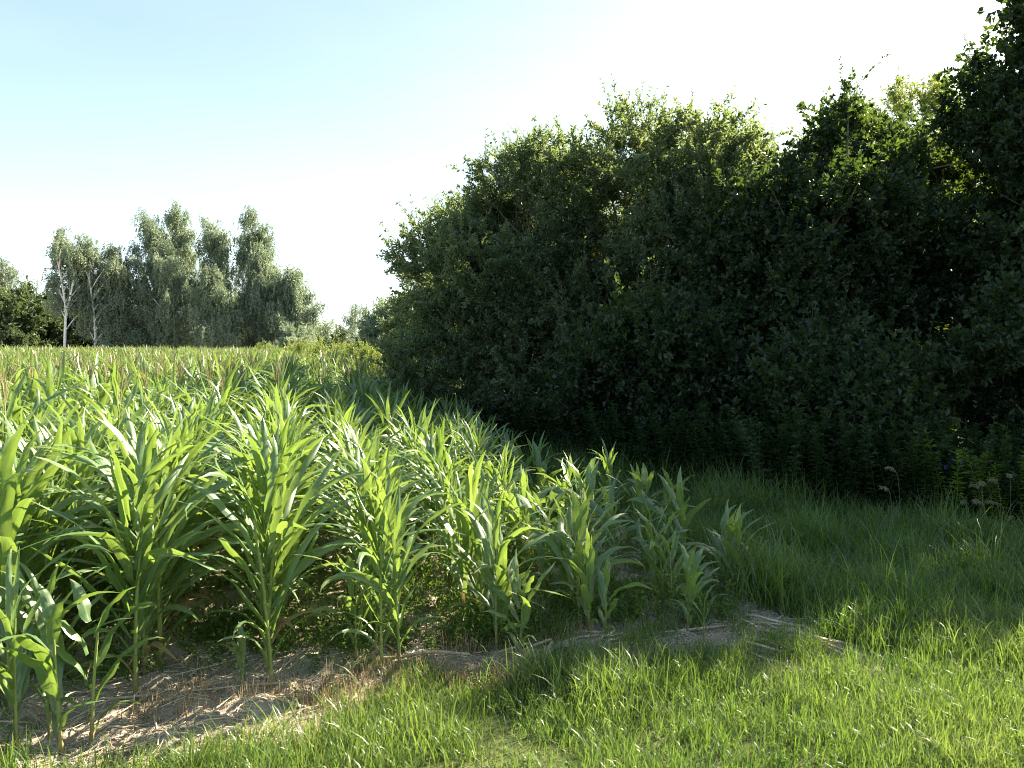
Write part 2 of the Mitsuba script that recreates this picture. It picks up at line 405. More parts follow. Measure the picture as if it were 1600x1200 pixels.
def bush(name, label, cat, kind, x, y, H, R, n, seed, lobes=9, low=0.3, r0=0.07, group=None, size=1.0, extra=(), squash=1.0, **kw):
    """a tree or shrub leafed nearly to the ground; x, y: its middle, H: height, R: radius"""
    r = np.random.default_rng(seed)
    key = numbered(name)
    Lb = []
    for k in range(lobes):
        f = (k + 0.5) / lobes
        z = H * (low * 0.5 + (0.88 - low * 0.5) * f)
        wid = R * (0.72 if f < 0.55 else 0.72 * math.sqrt(max(0.06, 1 - ((f - 0.55) / 0.5) ** 2)))
        a = k * 2.4 + r.uniform(-0.5, 0.5)
        rad = R * r.uniform(0.36, 0.5)
        Lb.append((x + math.cos(a) * wid * r.uniform(0.5, 1.0), y + math.sin(a) * wid * squash * r.uniform(0.5, 1.0), min(z, H - rad * 0.9), rad, rad * squash, rad * r.uniform(0.9, 1.15)))
    Lb += [tuple(e) for e in extra]
    crown(key, kind, Lb, n, seed, size=size, **kw)
    limbs(key, (x, y, 0), [(l[0], l[1], l[2] + 0.5 * l[5]) for l in Lb[::1]], r0, 'bark', seed + 1)
    lab(key, label, cat, group)
    return key

W = 'trees of the dark wood edge'
# the dark wood edge at the right, from far to near
bush('willow_tree', 'broad grey-green willow at the far left corner of the wood, rising over the corn', 'tree', 'willow', 0.25, 13.6, 4.9, 2.1, 1350, 11, lobes=12, group=W,
     extra=[(-1.2, 13.6, 1.4, 1.0, 1.1, 1.3), (-1.15, 13.6, 3.1, 0.85, 1.0, 0.9), (-0.6, 13.5, 3.6, 0.8, 1.0, 0.8), (0.1, 13.3, 4.3, 0.85, 0.9, 0.85), (0.9, 13.2, 4.5, 0.9, 0.9, 0.85)])
bush('willow_tree', 'tall sunlit willow with yellowish crown in the middle of the wood edge', 'tree', 'willow', 2.75, 13.0, 5.4, 2.1, 1250, 12, lobes=12, group=W,
     extra=[(2.9, 12.8, 4.75, 1.0, 1.0, 0.9), (2.0, 12.5, 4.6, 0.9, 0.9, 0.9), (3.6, 12.7, 4.2, 0.9, 0.9, 0.9)])
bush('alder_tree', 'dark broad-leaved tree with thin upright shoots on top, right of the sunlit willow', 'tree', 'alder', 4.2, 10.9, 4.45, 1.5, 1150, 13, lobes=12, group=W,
     extra=[(4.5, 10.8, 4.5, 0.35, 0.35, 0.7), (4.1, 10.7, 4.1, 0.4, 0.4, 0.6)])
bush('ash_tree', 'yellow-green tree behind the dark wood edge, left of the tallest tree', 'tree', 'pale', 9.2, 18.8, 8.5, 2.2, 950, 14, lobes=11, group=W)
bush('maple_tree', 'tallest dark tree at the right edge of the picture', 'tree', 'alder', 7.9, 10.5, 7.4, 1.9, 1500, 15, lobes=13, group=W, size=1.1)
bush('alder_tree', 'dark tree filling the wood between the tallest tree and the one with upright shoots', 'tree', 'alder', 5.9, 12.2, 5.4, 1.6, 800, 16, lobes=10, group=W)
bush('willow_tree', 'farther willow whose crown shows behind the far left corner of the wood', 'tree', 'willow', -0.9, 19.8, 5.8, 2.2, 650, 17, lobes=9, group=W)
bush('willow_tree', 'willow glimpsed between the far left willow and the sunlit one', 'tree', 'willow', 1.6, 16.9, 6.0, 2.0, 550, 23, lobes=9, group=W)
bush('willow_tree', 'lighter willow standing past the far left corner of the wood', 'tree', 'willow', -2.3, 25.5, 4.4, 1.8, 560, 18, lobes=9, group=W, size=1.2)
bush('willow_shrub', 'low dark willow shrub bulging out before the wood behind the short corn', 'shrub', 'alder', 1.9, 10.6, 2.25, 1.3, 560, 19, lobes=9)
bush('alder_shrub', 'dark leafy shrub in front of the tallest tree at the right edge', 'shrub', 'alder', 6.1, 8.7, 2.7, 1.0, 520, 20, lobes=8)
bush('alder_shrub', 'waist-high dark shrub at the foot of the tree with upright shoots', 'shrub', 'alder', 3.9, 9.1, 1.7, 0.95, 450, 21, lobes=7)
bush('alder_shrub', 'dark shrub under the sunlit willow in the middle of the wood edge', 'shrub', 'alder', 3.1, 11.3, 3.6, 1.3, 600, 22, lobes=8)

# past the wood: hedge and far trees in the gap
bush('round_tree', 'round grey-green tree at the far end of the wood edge', 'tree', 'farpale', -5.6, 36.5, 4.1, 1.3, 240, 31, lobes=7, size=0.8)
for k, (x, y, h) in enumerate([(-6.4, 30, 1.9), (-8.2, 33, 1.9), (-10.6, 37, 1.9)]):
    bush('hedge_shrub', ['yellow-green hedge shrub nearest the far end of the wood', 'yellow-green hedge shrub in the middle of the short hedge past the corn', 'yellow-green hedge shrub at the left end of the short hedge past the corn'][k],
         'shrub', 'pale', x, y, h, 1.6, 300, 40 + k, lobes=6, r0=0.04, size=1.2)
bush('dark_tree', 'small dark far tree in the gap left of the wood', 'tree', 'fardark', -21.5, 88, 4.2, 2.2, 120, 51, lobes=6, size=1.0)
bush('dark_tree', 'low dark far tree beside the pale slender birch in the gap', 'tree', 'fardark', -18.5, 92, 3.4, 2.4, 120, 52, lobes=6, size=1.0)
bush('pale_shrub', 'pale round willow shrub at the foot of the rightmost birches', 'shrub', 'farpale', -15.2, 52, 3.2, 1.5, 160, 53, lobes=6, size=0.8)

# the birches on the left
def birch(label, px, D, top, base_w, nclump, seed, name='birch_tree', stems=1, kind='birch', dense=9, group='birches behind the corn field', zlow=0.18, bare=False):
    r = np.random.default_rng(seed)
    key = numbered(name)
    x = (px - 800) / 1200 * D
    H = EYE + (560 - top) / 1200 * D
    mb = MB(); i = 0
    leans = [r.normal(0, 0.03, 2) for _ in range(stems)]
    if stems > 1: leans = [np.array([-0.09, 0.0]), np.array([0.13, 0.0])]
    for sidx, ln in enumerate(leans):
        u = np.linspace(0, 1, 14)
        h = H * (1.0 if sidx == 0 else 0.93)
        bow = u ** 1.5 if stems == 1 else np.maximum(u - 0.5, 0) * 1.6      # a forked one parts half way up
        cx = x + ln[0] * h * bow + 0.12 * np.sin(u * 5 + seed)
        cy = D + ln[1] * h * bow
        trunk = np.stack([cx, cy, h * u * 0.94 - 0.2], 1)
        tube(mb, trunk, np.linspace(0.09 if stems == 1 else 0.105, 0.035, 14) * H / 11, 8)
        nb = int(nclump * 0.62) // stems
        for k in range(nb):
            f = zlow + (1 - zlow) * (k + r.uniform(0, 1)) / nb
            prof = base_w * (1.05 - f) ** 0.55 * (0.55 + 0.9 * min(1, (f - zlow + 0.1) / 0.4)) * 0.62
            az = k * 2.4 + r.uniform(-0.6, 0.6)
            if bare and f < 0.86 and math.sin(az) < -0.1: az = -az           # the near side stands open, the trunk shows
            out = prof * r.uniform(0.35, 1.4)
            j = min(13, int(f * 0.86 * 13))
            b = trunk[j]
            tip = np.array([b[0] + math.cos(az) * out, b[1] + math.sin(az) * out, max(b[2] + 0.5 * out, h * f)])
            v = np.linspace(0, 1, 5)[:, None]
            br = b + (tip - b) * v + np.array([0, 0, 0.18 * out]) * np.sin(v * 3.14)
            tube(mb, br, np.linspace(0.05, 0.012, 5), 4)
            for q in range(dense):
                w = r.uniform(0.45, 1.05)
                p = b + (tip - b) * w + r.normal(0, 0.17, 3) * [1, 1, 1.0] + [0, 0, 0.25]
                a = frame_to([r.normal(0, 0.12), r.normal(0, 0.12), 1], r.uniform(0, 6.28))
                i += 1
                inst(f'{key}__crown__{i:04d}', SPRAYS[kind][r.integers(len(SPRAYS[kind]))], mat4(a, p, r.uniform(0.6, 1.15)))
    scene[f'{key}__trunk'] = mb.ply('birch_bark')
    lab(key, label, 'birch', group)

birch('birch with a forked white trunk standing at the left end of the birches', 103, 54, 348, 4.4, 40, 61, stems=2, zlow=0.5, dense=6, bare=True)
birch('birch with a thin pale trunk just right of the forked birch', 150, 55, 372, 3.6, 46, 62, zlow=0.38, bare=True)
birch('lower broad birch closing the right side of the left birch group', 186, 56, 395, 2.9, 48, 63, zlow=0.2)
birch('slender birch with a narrow pointed top at the left of the taller birch group', 246, 58, 335, 2.5, 56, 64)
birch('tallest birch in the middle of the taller birch group', 291, 60, 320, 2.7, 60, 65)
birch('shorter birch in front between the two leftmost tall birches', 264, 56, 398, 2.5, 44, 66)
birch('birch with a flat drooping top right of the tallest birch', 338, 59, 343, 2.5, 56, 67)
birch('tall birch with a leaning tip at the right of the taller birch group', 387, 59, 332, 2.9, 60, 68)
birch('low birch in front of the taller group below its drooping-top birch', 330, 55, 420, 2.6, 40, 69)
birch('small narrow birch beside the tall birch with the leaning tip', 412, 58, 385, 1.8, 40, 70)
birch('broad low birch with drooping twigs second from the right end', 432, 57, 424, 3.0, 48, 71)
birch('rounded birch at the right end of the row of birches', 464, 57, 424, 3.8, 56, 72)
birch('pale slender birch far off in the gap left of the wood', 557, 84, 474, 3.2, 26, 73, dense=6)
birch('very small pale birch left of the slender far birch in the gap', 538, 84, 512, 2.2, 12, 74, dense=6)
birch('grey-topped birch cut by the left edge of the picture', 12, 62, 412, 4.0, 44, 75)
for k, (px, D, top, R_, txt) in enumerate([(40, 60, 450, 2.4, 'dark bushy tree beside the grey-topped birch at the left edge'), (10, 58, 462, 2.4, 'dark bushy tree at the left edge below the grey-topped birch'),
                                          (75, 63, 470, 2.2, 'dark tree left of the forked birch trunk'), (130, 64, 470, 2.4, 'dark tree behind the forked birch'), (175, 65, 462, 2.6, 'dark tree behind the lower broad birch'),
                                          (226, 65, 500, 2.0, 'dark tree closing the gap between the two birch groups'), (285, 66, 455, 2.8, 'dark tree behind the tallest birch'), (345, 66, 462, 2.8, 'dark tree behind the birch with the flat drooping top'),
                                          (400, 66, 480, 2.6, 'dark tree behind the leaning-tip birch'), (500, 72, 528, 2.4, 'small dark tree right of the rounded end birch')]):
    bush('dark_tree', txt, 'tree', 'fardark', (px - 800) / 1200 * D, D, EYE + (560 - top) / 1200 * D, R_, 170, 80 + k, lobes=7, size=0.95, group='dark trees behind the birches')

# ------------------------------------------------------------------ corn
def corn_leaf(r, mb, z, az, L, Wd, rise, droop, segs, across, twist=0.0):
    """one arching blade leaving the stalk at height z"""
    u = np.linspace(0, 1, segs + 1)
    th = rise + droop * u ** r.uniform(1.1, 1.8)              # angle from the vertical along the blade
    th = np.minimum(th, 2.95)
    ds = L / segs
    hor = np.concatenate([[0], np.cumsum(np.sin((th[1:] + th[:-1]) / 2)) * ds]) + 0.008
    ver = np.concatenate([[0], np.cumsum(np.cos((th[1:] + th[:-1]) / 2)) * ds])
    swing = az + twist * u ** 2
    d = np.stack([np.cos(swing), np.sin(swing), u * 0], 1)
    pts = d * hor[:, None] + np.array([0, 0, z]) + np.stack([u * 0, u * 0, ver], 1)
    t = norm(np.gradient(pts, axis=0))
    side0 = np.stack([-np.sin(swing), np.cos(swing), u * 0], 1)
    roll = (r.normal(0, 0.75) * u ** 1.2)[:, None]
    side = norm(side0 * np.cos(roll) + np.cross(t, side0) * np.sin(roll))
    w = Wd * np.interp(u, [0, 0.1, 0.3, 0.5, 0.7, 0.85, 0.94, 1.0], [0.5, 0.8, 1.0, 0.95, 0.72, 0.42, 0.18, 0.02])
    w = np.maximum(w, Wd * 0.02)
    ribbon(mb, pts, side, w, fold=0.42 * (1 - 0.5 * r.uniform()), across=across, wave=0.30 if across > 3 else 0.12, wph=r.uniform(0, 6))

def corn_plant(seed, H, nl, Wd, tassel, segs=10, across=5):
    """{part: mesh}; H: height of the highest leaf tips or so"""
    r = np.random.default_rng(seed)
    parts = {}
    hs = H * (0.80 if tassel else 0.68)
    n = 9
    u = np.linspace(0, 1, n)
    lean = r.normal(0, 0.02, 2) * H
    stem = np.stack([lean[0] * u * u, lean[1] * u * u, hs * u - 0.04], 1)
    rad = 0.0125 * (H / 1.4) ** 0.6
    m = MB(); tube(m, stem, np.linspace(rad, rad * 0.5, n), 7)
    for k in range(4):                                          # the swollen nodes
        z = hs * (0.08 + 0.13 * k)
        tube(m, [[0, 0, z - 0.008], [0, 0, z], [0, 0, z + 0.008]], [rad * 0.95, rad * 1.22, rad * 0.95], 7)
    parts['stalk'] = (m, 'corn_stalk_skin')
    plane = r.uniform(0, np.pi)
    for k in range(nl):
        f = k / (nl - 1)
        az = plane + np.pi * (k % 2) + r.normal(0, 0.45)
        z = hs * (0.10 + 0.88 * f)
        L = H * (0.30 + 0.26 * math.sin(np.pi * min(1, 0.22 + 0.72 * f))) * r.uniform(0.85, 1.15)
        up = f > (0.84 if tassel else 0.72)
        rise = (0.12 + 0.25 * r.uniform()) if up else (0.22 + 0.28 * r.uniform())
        droop = r.uniform(0.05, 1.2) if up else r.uniform(0.7, 2.1)
        if up: L *= 0.85
        if f < 0.2: L *= 0.65; droop = r.uniform(1.5, 2.3)
        m = MB()
        corn_leaf(r, m, z, az, L, Wd * (0.62 if f < 0.2 else 1.0) * r.uniform(0.8, 1.12) * (0.85 if up else 1), rise, droop, segs, across, r.normal(0, 0.35))
        parts['leaf' if k == 0 else f'leaf_{k:03d}'] = (m, 'withered_leaf_skin' if k == 0 and seed % 2 and nl > 10 else 'corn_leaf_skin')
    if tassel:
        m = MB()
        top = stem[-1]
        tl = 0.17 * H
        tube(m, [top, top + [0, 0, tl * 0.5], top + [lean[0] * 0.1, lean[1] * 0.1, tl * 1.45]], [0.004, 0.0045, 0.002], 4)
        for k in range(9):
            a = r.uniform(0, 6.28); o = r.uniform(0.12, 0.5)
            b = top + np.array([0, 0, tl * (0.35 + 0.45 * r.uniform())])
            e = b + np.array([math.cos(a) * o, math.sin(a) * o, 1.0]) * tl * r.uniform(0.6, 0.9)
            mid = (b + e) / 2 + [0, 0, 0.02]
            tube(m, [b, mid, e + [0, 0, -0.03 * o]], [0.0022, 0.0042, 0.002], 4)
        parts['tassel'] = (m, 'tassel_skin')
    return parts

CORN = {'small': [], 'middle': [], 'tall': []}
SPEC = {'small': (0.66, 9, 0.054, False, 6), 'middle': (1.28, 17, 0.050, False, 9), 'tall': (1.75, 16, 0.061, True, 7)}
for cls, (H, nl, Wd, tas, count) in SPEC.items():
    for k in range(count):
        g = f'corn_{cls}_{k}'
        parts = corn_plant(1000 + k + 50 * len(cls), H, nl + (k % 3) - 1, Wd, tas)
        scene[g] = {'type': 'shapegroup', **{name: m.ply(b) for name, (m, b) in parts.items()}}
        CORN[cls].append(g)
FAR = {'small': [], 'middle': [], 'tall': []}
for cls, (H, nl, Wd, tas, count) in SPEC.items():
    for k in range(5):
        parts = corn_plant(2000 + k + 50 * len(cls), H, nl, Wd * 1.05, tas, segs=6, across=3)
        ml, mt = MB(), MB()
        for name, (m, b) in parts.items():
            (mt if name == 'tassel' else ml).add(*m.arrays())
        g = f'corn_far_{cls}_{k}'
        scene[g] = {'type': 'shapegroup', 'leaves': ml.ply('corn_leaf_skin')}
        gt = None
        if tas:
            gt = f'corn_far_tassel_{k}'
            scene[gt] = {'type': 'shapegroup', 'tassel': mt.ply('tassel_skin')}
        FAR[cls].append((g, gt))

def corn_height(s, t):
    left = np.interp(t, [3.8, 5, 10, 20, 35, 60], [1.30, 1.33, 1.40, 1.54, 1.84, 2.12])
    right = np.interp(t, [3.8, 4.5, 6, 9, 14, 25, 40], [0.50, 0.58, 0.68, 0.86, 1.02, 1.35, 1.75])
    k = np.clip((s + 0.2) / 2.3, 0, 1)
    return left + (right - left) * k

cr = np.random.default_rng(77)
plants = []
for row in range(-75, 6):
    s = -0.13 + 0.60 * row
    smax = np.interp(0, [0], [0])
    t = 3.85 + (0 if s < 2.5 else 0.45) + cr.uniform(0, 0.15)
    first = True
    while t < 50:
        ss = s + cr.normal(0, 0.035)
        x, y = ss * ROW_S + t * ROW_T
        lim = np.interp(t, [4, 7, 10, 14, 18, 40], [3.1, 2.9, 2.5, 2.0, 1.7, 2.0])
        if ss < lim and y > 2.6 and x > -0.74 * y - 1.6 and y < 47 and cr.uniform() > (0.06 if ss < 2.1 else 0.5):
            h = corn_height(ss, t) * (cr.uniform(0.82, 1.12) if ss < 1 else cr.uniform(0.75, 1.28)) * (0.9 if first else 1)
            plants.append((x, y, h, ss, t, first))
        first = False
        t += cr.uniform(0.07, 0.125) if t < 9 else cr.uniform(0.09, 0.155) * (1.0 if y < 25 else 1.35)

seen = sorted([p for p in plants if abs(p[0]) / p[1] < 0.70], key=lambda p: p[1])[:290]
ids = {id(p) for p in seen}
# the plants one can pick out at the front edge: x, y, height, label
FRONT = [(-2.02, 3.08, 0.86, 'small pale-stalked corn plant leftmost at the front edge of the field'),
         (-1.86, 3.12, 0.80, 'second small corn plant from the left at the front edge, on bare soil'),
         (-1.97, 3.22, 0.90, 'slim corn plant in the small leftmost clump, nearest its middle'),
         (-1.78, 3.20, 0.78, 'small corn plant at the right of the leftmost clump'),
         (-2.22, 3.36, 1.46, 'tall corn plant cut by the left edge of the picture'),
         (-1.80, 3.62, 1.34, 'tall corn plant with a thick pale stalk, right of the leftmost clump'),
         (-1.18, 3.72, 1.30, 'tall corn plant standing alone on bare soil in the middle of the left half'),
         (-1.31, 3.68, 0.36, 'tiny corn seedling at the foot of the lone tall corn plant'),
         (-0.82, 3.98, 0.62, 'short corn plant left of the brightest clump at the soil edge'),
         (-0.66, 3.84, 1.00, 'bright corn plant in front of the soil with broad lower leaves'),
         (-0.58, 3.92, 1.08, 'corn plant just behind the bright broad-leaved plant'),
         (0.04, 4.08, 0.62, 'small lone corn plant with a twisted upright leaf beside the straw'),
         (1.05, 4.52, 0.50, 'knee-high shaded corn plant furthest right along the stalk debris'),
         (1.66, 5.15, 0.44, 'small blue-green corn plant standing in the grass right of the field')]
def corn_class(h):
    return 'small' if h < 0.86 else 'middle' if h < 1.48 else 'tall'

def place_corn(x, y, h, label, group, k):
    cls = corn_class(h)
    sc = h / SPEC[cls][0]
    key = numbered('corn_plant')
    g = CORN[cls][k % len(CORN[cls])]
    R = frame_to([cr.normal(0, 0.04), cr.normal(0, 0.04), 1], cr.uniform(0, 6.28))
    inst(key, g, mat4(R, [x, y, float(gz(x, y))], sc))
    lab(key, label, 'corn plant', group)

for k, (x, y, h, txt) in enumerate(FRONT):
    place_corn(x, y, h, txt, 'corn plants at the front edge of the field', k)
COUNT = {1: 'first', 2: 'second', 3: 'third', 4: 'fourth'}
nth = {}
ROWS = {-6: ('chest-high corn plant', 'row cut off furthest left'), -5: ('chest-high corn plant', 'fourth row left of the leftmost clump'), -4: ('chest-high corn plant', 'third row left of the leftmost clump'),
        -3: ('chest-high corn plant', 'second row left of the leftmost clump'), -2: ('chest-high corn plant', 'row behind the leftmost clump'), -1: ('tall corn plant', 'row behind the thick-stalked tall plant'),
        0: ('tall sunlit corn plant', 'row behind the lone tall plant'), 1: ('sunlit corn plant', 'row behind the bright broad-leaved plant'), 2: ('waist-high corn plant', 'row behind the lone twisted plant'),
        3: ('short corn plant', 'third row from the right end'), 4: ('knee-high corn plant', 'second row from the right end'), 5: ('small corn plant', 'last row at the right, in grass')}
for k, (x, y, h, s, t, first) in enumerate(seen):
    if any(math.hypot(x - f[0], y - f[1]) < 0.13 for f in FRONT): continue
    row = int(round((s + 0.13) / 0.60))
    nth[row] = nth.get(row, 0) + 1
    what, where = ROWS[row]
    if nth[row] <= 4:
        txt, grp = f'{what}, {COUNT[nth[row]]} in the {where}', 'corn plants at the front ends of the rows'
    else:
        txt, grp = f'{what} deep inside the {where}', f'corn plants inside the {where}'
    place_corn(x, y, h, txt, grp, int(cr.integers(100)))
n = 0
for p in plants:
    if id(p) in ids: continue
    x, y, h, s, t, first = p
    cls = 'tall' if t > 13 and h > 1.3 else corn_class(h)
    a, b = FAR[cls][cr.integers(5)]
    m = mat4(frame_to([cr.normal(0, 0.04), cr.normal(0, 0.04), 1], cr.uniform(0, 6.28)), [x, y, float(gz(x, y))], h / SPEC[cls][0])
    for g in (a, b if cr.uniform() < 0.9 else None):
        if g:
            n += 1
            inst(f'corn_field__{n:04d}', g, m)
lab('corn_field', 'dense field of tasselled green corn stretching back to the birches', kind='stuff', cat='corn field')

# ------------------------------------------------------------------ grass
def grass_tuft(seed, n, rad, h0, h1, wid, curl, segs=4):
    r = np.random.default_rng(seed)
    mb = MB()
    base = r.normal(0, rad * 0.5, (n, 2))
    az = r.uniform(0, 6.28, n); h = r.uniform(h0, h1, n) * r.uniform(0.6, 1, n)
    th0 = np.abs(r.normal(0, 0.22, n)); cu = np.abs(r.normal(curl, curl * 0.55, n)); w = wid * r.uniform(0.6, 1.3, n)
    u = np.linspace(0, 1, segs + 1)
    th = th0[:, None] + cu[:, None] * u[None] ** 1.6
    ds = (h / segs)[:, None]
    mid = (th[:, 1:] + th[:, :-1]) / 2
    hor = np.concatenate([np.zeros((n, 1)), np.cumsum(np.sin(mid) * ds, 1)], 1)
    ver = np.concatenate([np.zeros((n, 1)), np.cumsum(np.cos(mid) * ds, 1)], 1) - 0.015
    d = np.stack([np.cos(az), np.sin(az)], 1)
    cen = np.concatenate([base[:, None] + d[:, None] * hor[..., None], ver[..., None]], 2)
    rl = az + np.pi / 2 + r.normal(0, 0.5, n)
    sd = np.stack([np.cos(rl), np.sin(rl), np.zeros(n)], 1)
    ww = w[:, None] * np.array([0.8, 1.0, 0.9, 0.6, 0.06][:segs + 1] if segs == 4 else np.linspace(1, 0.1, segs + 1))[None]
    L = cen - sd[:, None] * ww[..., None] / 2; Rr = cen + sd[:, None] * ww[..., None] / 2
    v = np.stack([L, Rr], 2).reshape(-1, 3)
    m = segs + 1
    k = (np.arange(n) * 2 * m)[:, None] + (np.arange(segs) * 2)[None]
    a = k.ravel()
    f = np.vstack([np.stack([a, a + 1, a + 3], 1), np.stack([a, a + 3, a + 2], 1)])
    uv = np.tile(np.stack([np.tile([0, 1.0], m), np.repeat(u, 2)], 1), (n, 1))
    mb.add(v, f, uv)
    return mb

GR = {}
for cls, (cnt, n_, rad, h0, h1, wid, curl) in {'short': (7, 95, 0.15, 0.07, 0.17, 0.0042, 0.9), 'middle': (7, 100, 0.17, 0.15, 0.32, 0.0052, 0.95), 'long': (5, 90, 0.2, 0.3, 0.62, 0.0065, 0.8)}.items():
    GR[cls] = []
    for k in range(cnt):
        g = f'grass_{cls}_{k}'
        scene[g] = {'type': 'shapegroup', 'blades': grass_tuft(3000 + k + 100 * len(cls), n_, rad, h0, h1, wid, curl).ply('grass_skin')}
        GR[cls].append(g)

gr = np.random.default_rng(99)
ng = 0
def put_grass(x, y, cls, sc):
    global ng
    ng += 1
    g = GR[cls][gr.integers(len(GR[cls]))]
    inst(f'grass__{ng:04d}', g, mat4(frame_to([gr.normal(0, 0.06), gr.normal(0, 0.06), 1], gr.uniform(0, 6.28)), [x, y, float(gz(x, y))], sc))

def wood_foot(x):
    """how far off the wood's undergrowth begins"""
    return np.interp(x, [-8, -4, -1.5, 0, 1.5, 2.5, 4.5, 8], [40, 22, 14, 12, 9.5, 8.2, 7.1, 6.9])

cand = []
for (x0, x1, y0, y1, dens) in [(-3.6, 5.5, 1.0, 2.8, 34), (-4.0, 6.5, 2.8, 5.2, 112), (-1.5, 8.5, 5.2, 10.5, 38), (-4, 6, 10.5, 16, 14)]:
    m = int((x1 - x0) * (y1 - y0) * dens)
    cand.append(np.stack([gr.uniform(x0, x1, m), gr.uniform(y0, y1, m)], 1))
cand = np.vstack(cand)
cov = grass_cover(cand[:, 0], cand[:, 1])
hn = meshkit.noise(np.stack([cand[:, 0], cand[:, 1], cand[:, 0] * 0], -1) * 1.3, 31) * 0.6 + meshkit.noise(np.stack([cand[:, 0], cand[:, 1], cand[:, 0] * 0], -1) * 3.1, 32) * 0.4
for (x, y), c, h in zip(cand, cov, hn):
    if gr.uniform() > c * np.clip(0.55 + 2.2 * (h - 0.22), 0.5, 1) or y > wood_foot(x) + 1.2: continue
    tall = np.interp(y - 0.25 * x, [2.5, 3.6, 4.6, 6.5, 9], [0.0, 0.15, 0.8, 1.1, 1.7]) + 2.3 * (h - 0.5) + gr.normal(0, 0.18)
    if math.hypot((x - 1.5) / 0.8, (y - 3.65) / 0.5) < 1 or math.hypot((x - 0.75) / 0.7, (y - 3.95) / 0.25) < 1: tall = min(tall, 0.4)   # trampled before the old stalks
    cls = 'short' if tall < 0.42 else 'middle' if tall < 1.35 else 'long'
    put_grass(x, y, cls, gr.uniform(0.75, 1.2))
# stray tufts among the corn and on the bare strip
for k in range(420):
    s, t = gr.uniform(-2.5, 2.9), gr.uniform(3.9, 9) if k > 60 else gr.uniform(3.4, 4.0)
    x, y = s * ROW_S + t * ROW_T
    if s > 0.1 + gr.normal(0, 0.4) or gr.uniform() < 0.3:
        put_grass(x, y, 'middle' if s > 1.2 else 'short', gr.uniform(0.5, 0.9))
lab('grass', 'long fresh green grass with arching shiny blades', kind='stuff', cat='grass')

# ------------------------------------------------------------------ weeds in the rows
def weed_mat(seed):
    r = np.random.default_rng(seed); mb = MB()
    for k in range(17):
        b = np.array([*r.normal(0, 0.10, 2), 0]); d = norm(r.normal(0, 0.5, 3) + [0, 0, 1]); ln = r.uniform(0.08, 0.24)
        u = np.linspace(0, 1, 3)[:, None]
        tube(mb, b + d * u * ln, [0.0015, 0.0012, 0.0008], 3)
        n = 12
        tt = r.uniform(0.1, 1, n)[:, None]
        al = norm(r.normal(0, 0.8, (n, 3)) + [0, 0, 0.3])
        leaf_faces(mb, b + d * tt * ln, al, norm(np.cross(al, r.normal(0, 1, (n, 3)))), r.uniform(0.014, 0.032, n), r.uniform(0.006, 0.014, n))
    return mb
WG = []
for k in range(5):
    scene[f'weed_mat_{k}'] = {'type': 'shapegroup', 'leaves': weed_mat(4000 + k).ply('weed_skin', smooth=False)}
    WG.append(f'weed_mat_{k}')
for k in range(620):
    s, t = gr.uniform(-3.0, 2.8), 4.15 + 6 * gr.uniform() ** 1.5
    x, y = s * ROW_S + t * ROW_T
    inst(f'weed_cover__{k + 1:04d}', WG[gr.integers(5)], mat4(frame_to([0, 0, 1], gr.uniform(0, 6.28)), [x, y, float(gz(x, y))], gr.uniform(0.6, 1.35)))
for k in range(150):
    x, y = gr.uniform(-1.5, 4.5), gr.uniform(2.7, 5.5)
    if float(grass_cover(np.array(x), np.array(y))) > 0.5:
        inst(f'weed_cover__{k + 701:04d}', WG[gr.integers(5)], mat4(frame_to([0, 0, 1], gr.uniform(0, 6.28)), [x, y, float(gz(x, y))], gr.uniform(0.4, 0.8)))
lab('weed_cover', 'low leafy weeds spreading between the corn rows and in the grass', kind='stuff', cat='weeds')
x, y = pix(486, 1098)
scene['weed_plant'] = {'type': 'instance', 'shape_group': {'type': 'ref', 'id': 'weed_mat_1'}, 'to_world': T(mat4(np.eye(3), [x, y, float(gz(x, y))], 0.62))}
lab('weed_plant', 'small round bushy green weed growing on the bare soil in front of the corn', 'weed')

# ------------------------------------------------------------------ straw, stubble, stalks and clods on the bare strip
lr = np.random.default_rng(55)
mb = MB()
for k in range(30000):
    x, y = lr.uniform(-3.2, 2.3), lr.uniform(2.6, 5.0)
    s, t = st(x, y)
    bare = 1 - float(grass_cover(np.array(x), np.array(y)))
    if t > 4.6 or lr.uniform() > bare ** 0.7 * (1.0 if t < 4.0 else 0.5): continue
    a, L, w = lr.uniform(0, 6.28), lr.uniform(0.02, 0.05) + 0.1 * lr.uniform() ** 3, 0.0012 + 0.004 * lr.uniform() ** 3
    d = np.array([math.cos(a), math.sin(a)])
    p0 = np.array([x, y]) - d * L / 2; p1 = np.array([x, y]) + d * L / 2
    z0, z1 = float(gz(*p0)) + lr.uniform(0.002, 0.015), float(gz(*p1)) + lr.uniform(0.002, 0.015)
    zm = max((z0 + z1) / 2, float(gz(x, y)) + 0.004)
    tube(mb, [[*p0, z0], [x, y, zm], [*p1, z1]], [w * 0.5, w * 0.55, w * 0.4], 4)
for k in range(420):
    x, y = lr.uniform(-2.8, 1.9), lr.uniform(2.8, 4.6)
    if lr.uniform() < float(grass_cover(np.array(x), np.array(y))) or st(x, y)[1] > 4.3: continue
    a, L, w = lr.normal(0.2, 0.8), lr.uniform(0.08, 0.24), lr.uniform(0.002, 0.005)
    d = np.array([math.cos(a), math.sin(a)]) * L / 2
    z0, z1, zm = float(gz(x - d[0], y - d[1])) + 0.01, float(gz(x + d[0], y + d[1])) + lr.uniform(0.01, 0.03), float(gz(x, y)) + 0.012
    tube(mb, [[x - d[0], y - d[1], z0], [x, y, max(zm, (z0 + z1) / 2)], [x + d[0], y + d[1], z1]], [w * 0.8, w, w * 0.6], 5)
scene['straw_litter'] = mb.ply('litter_skin')
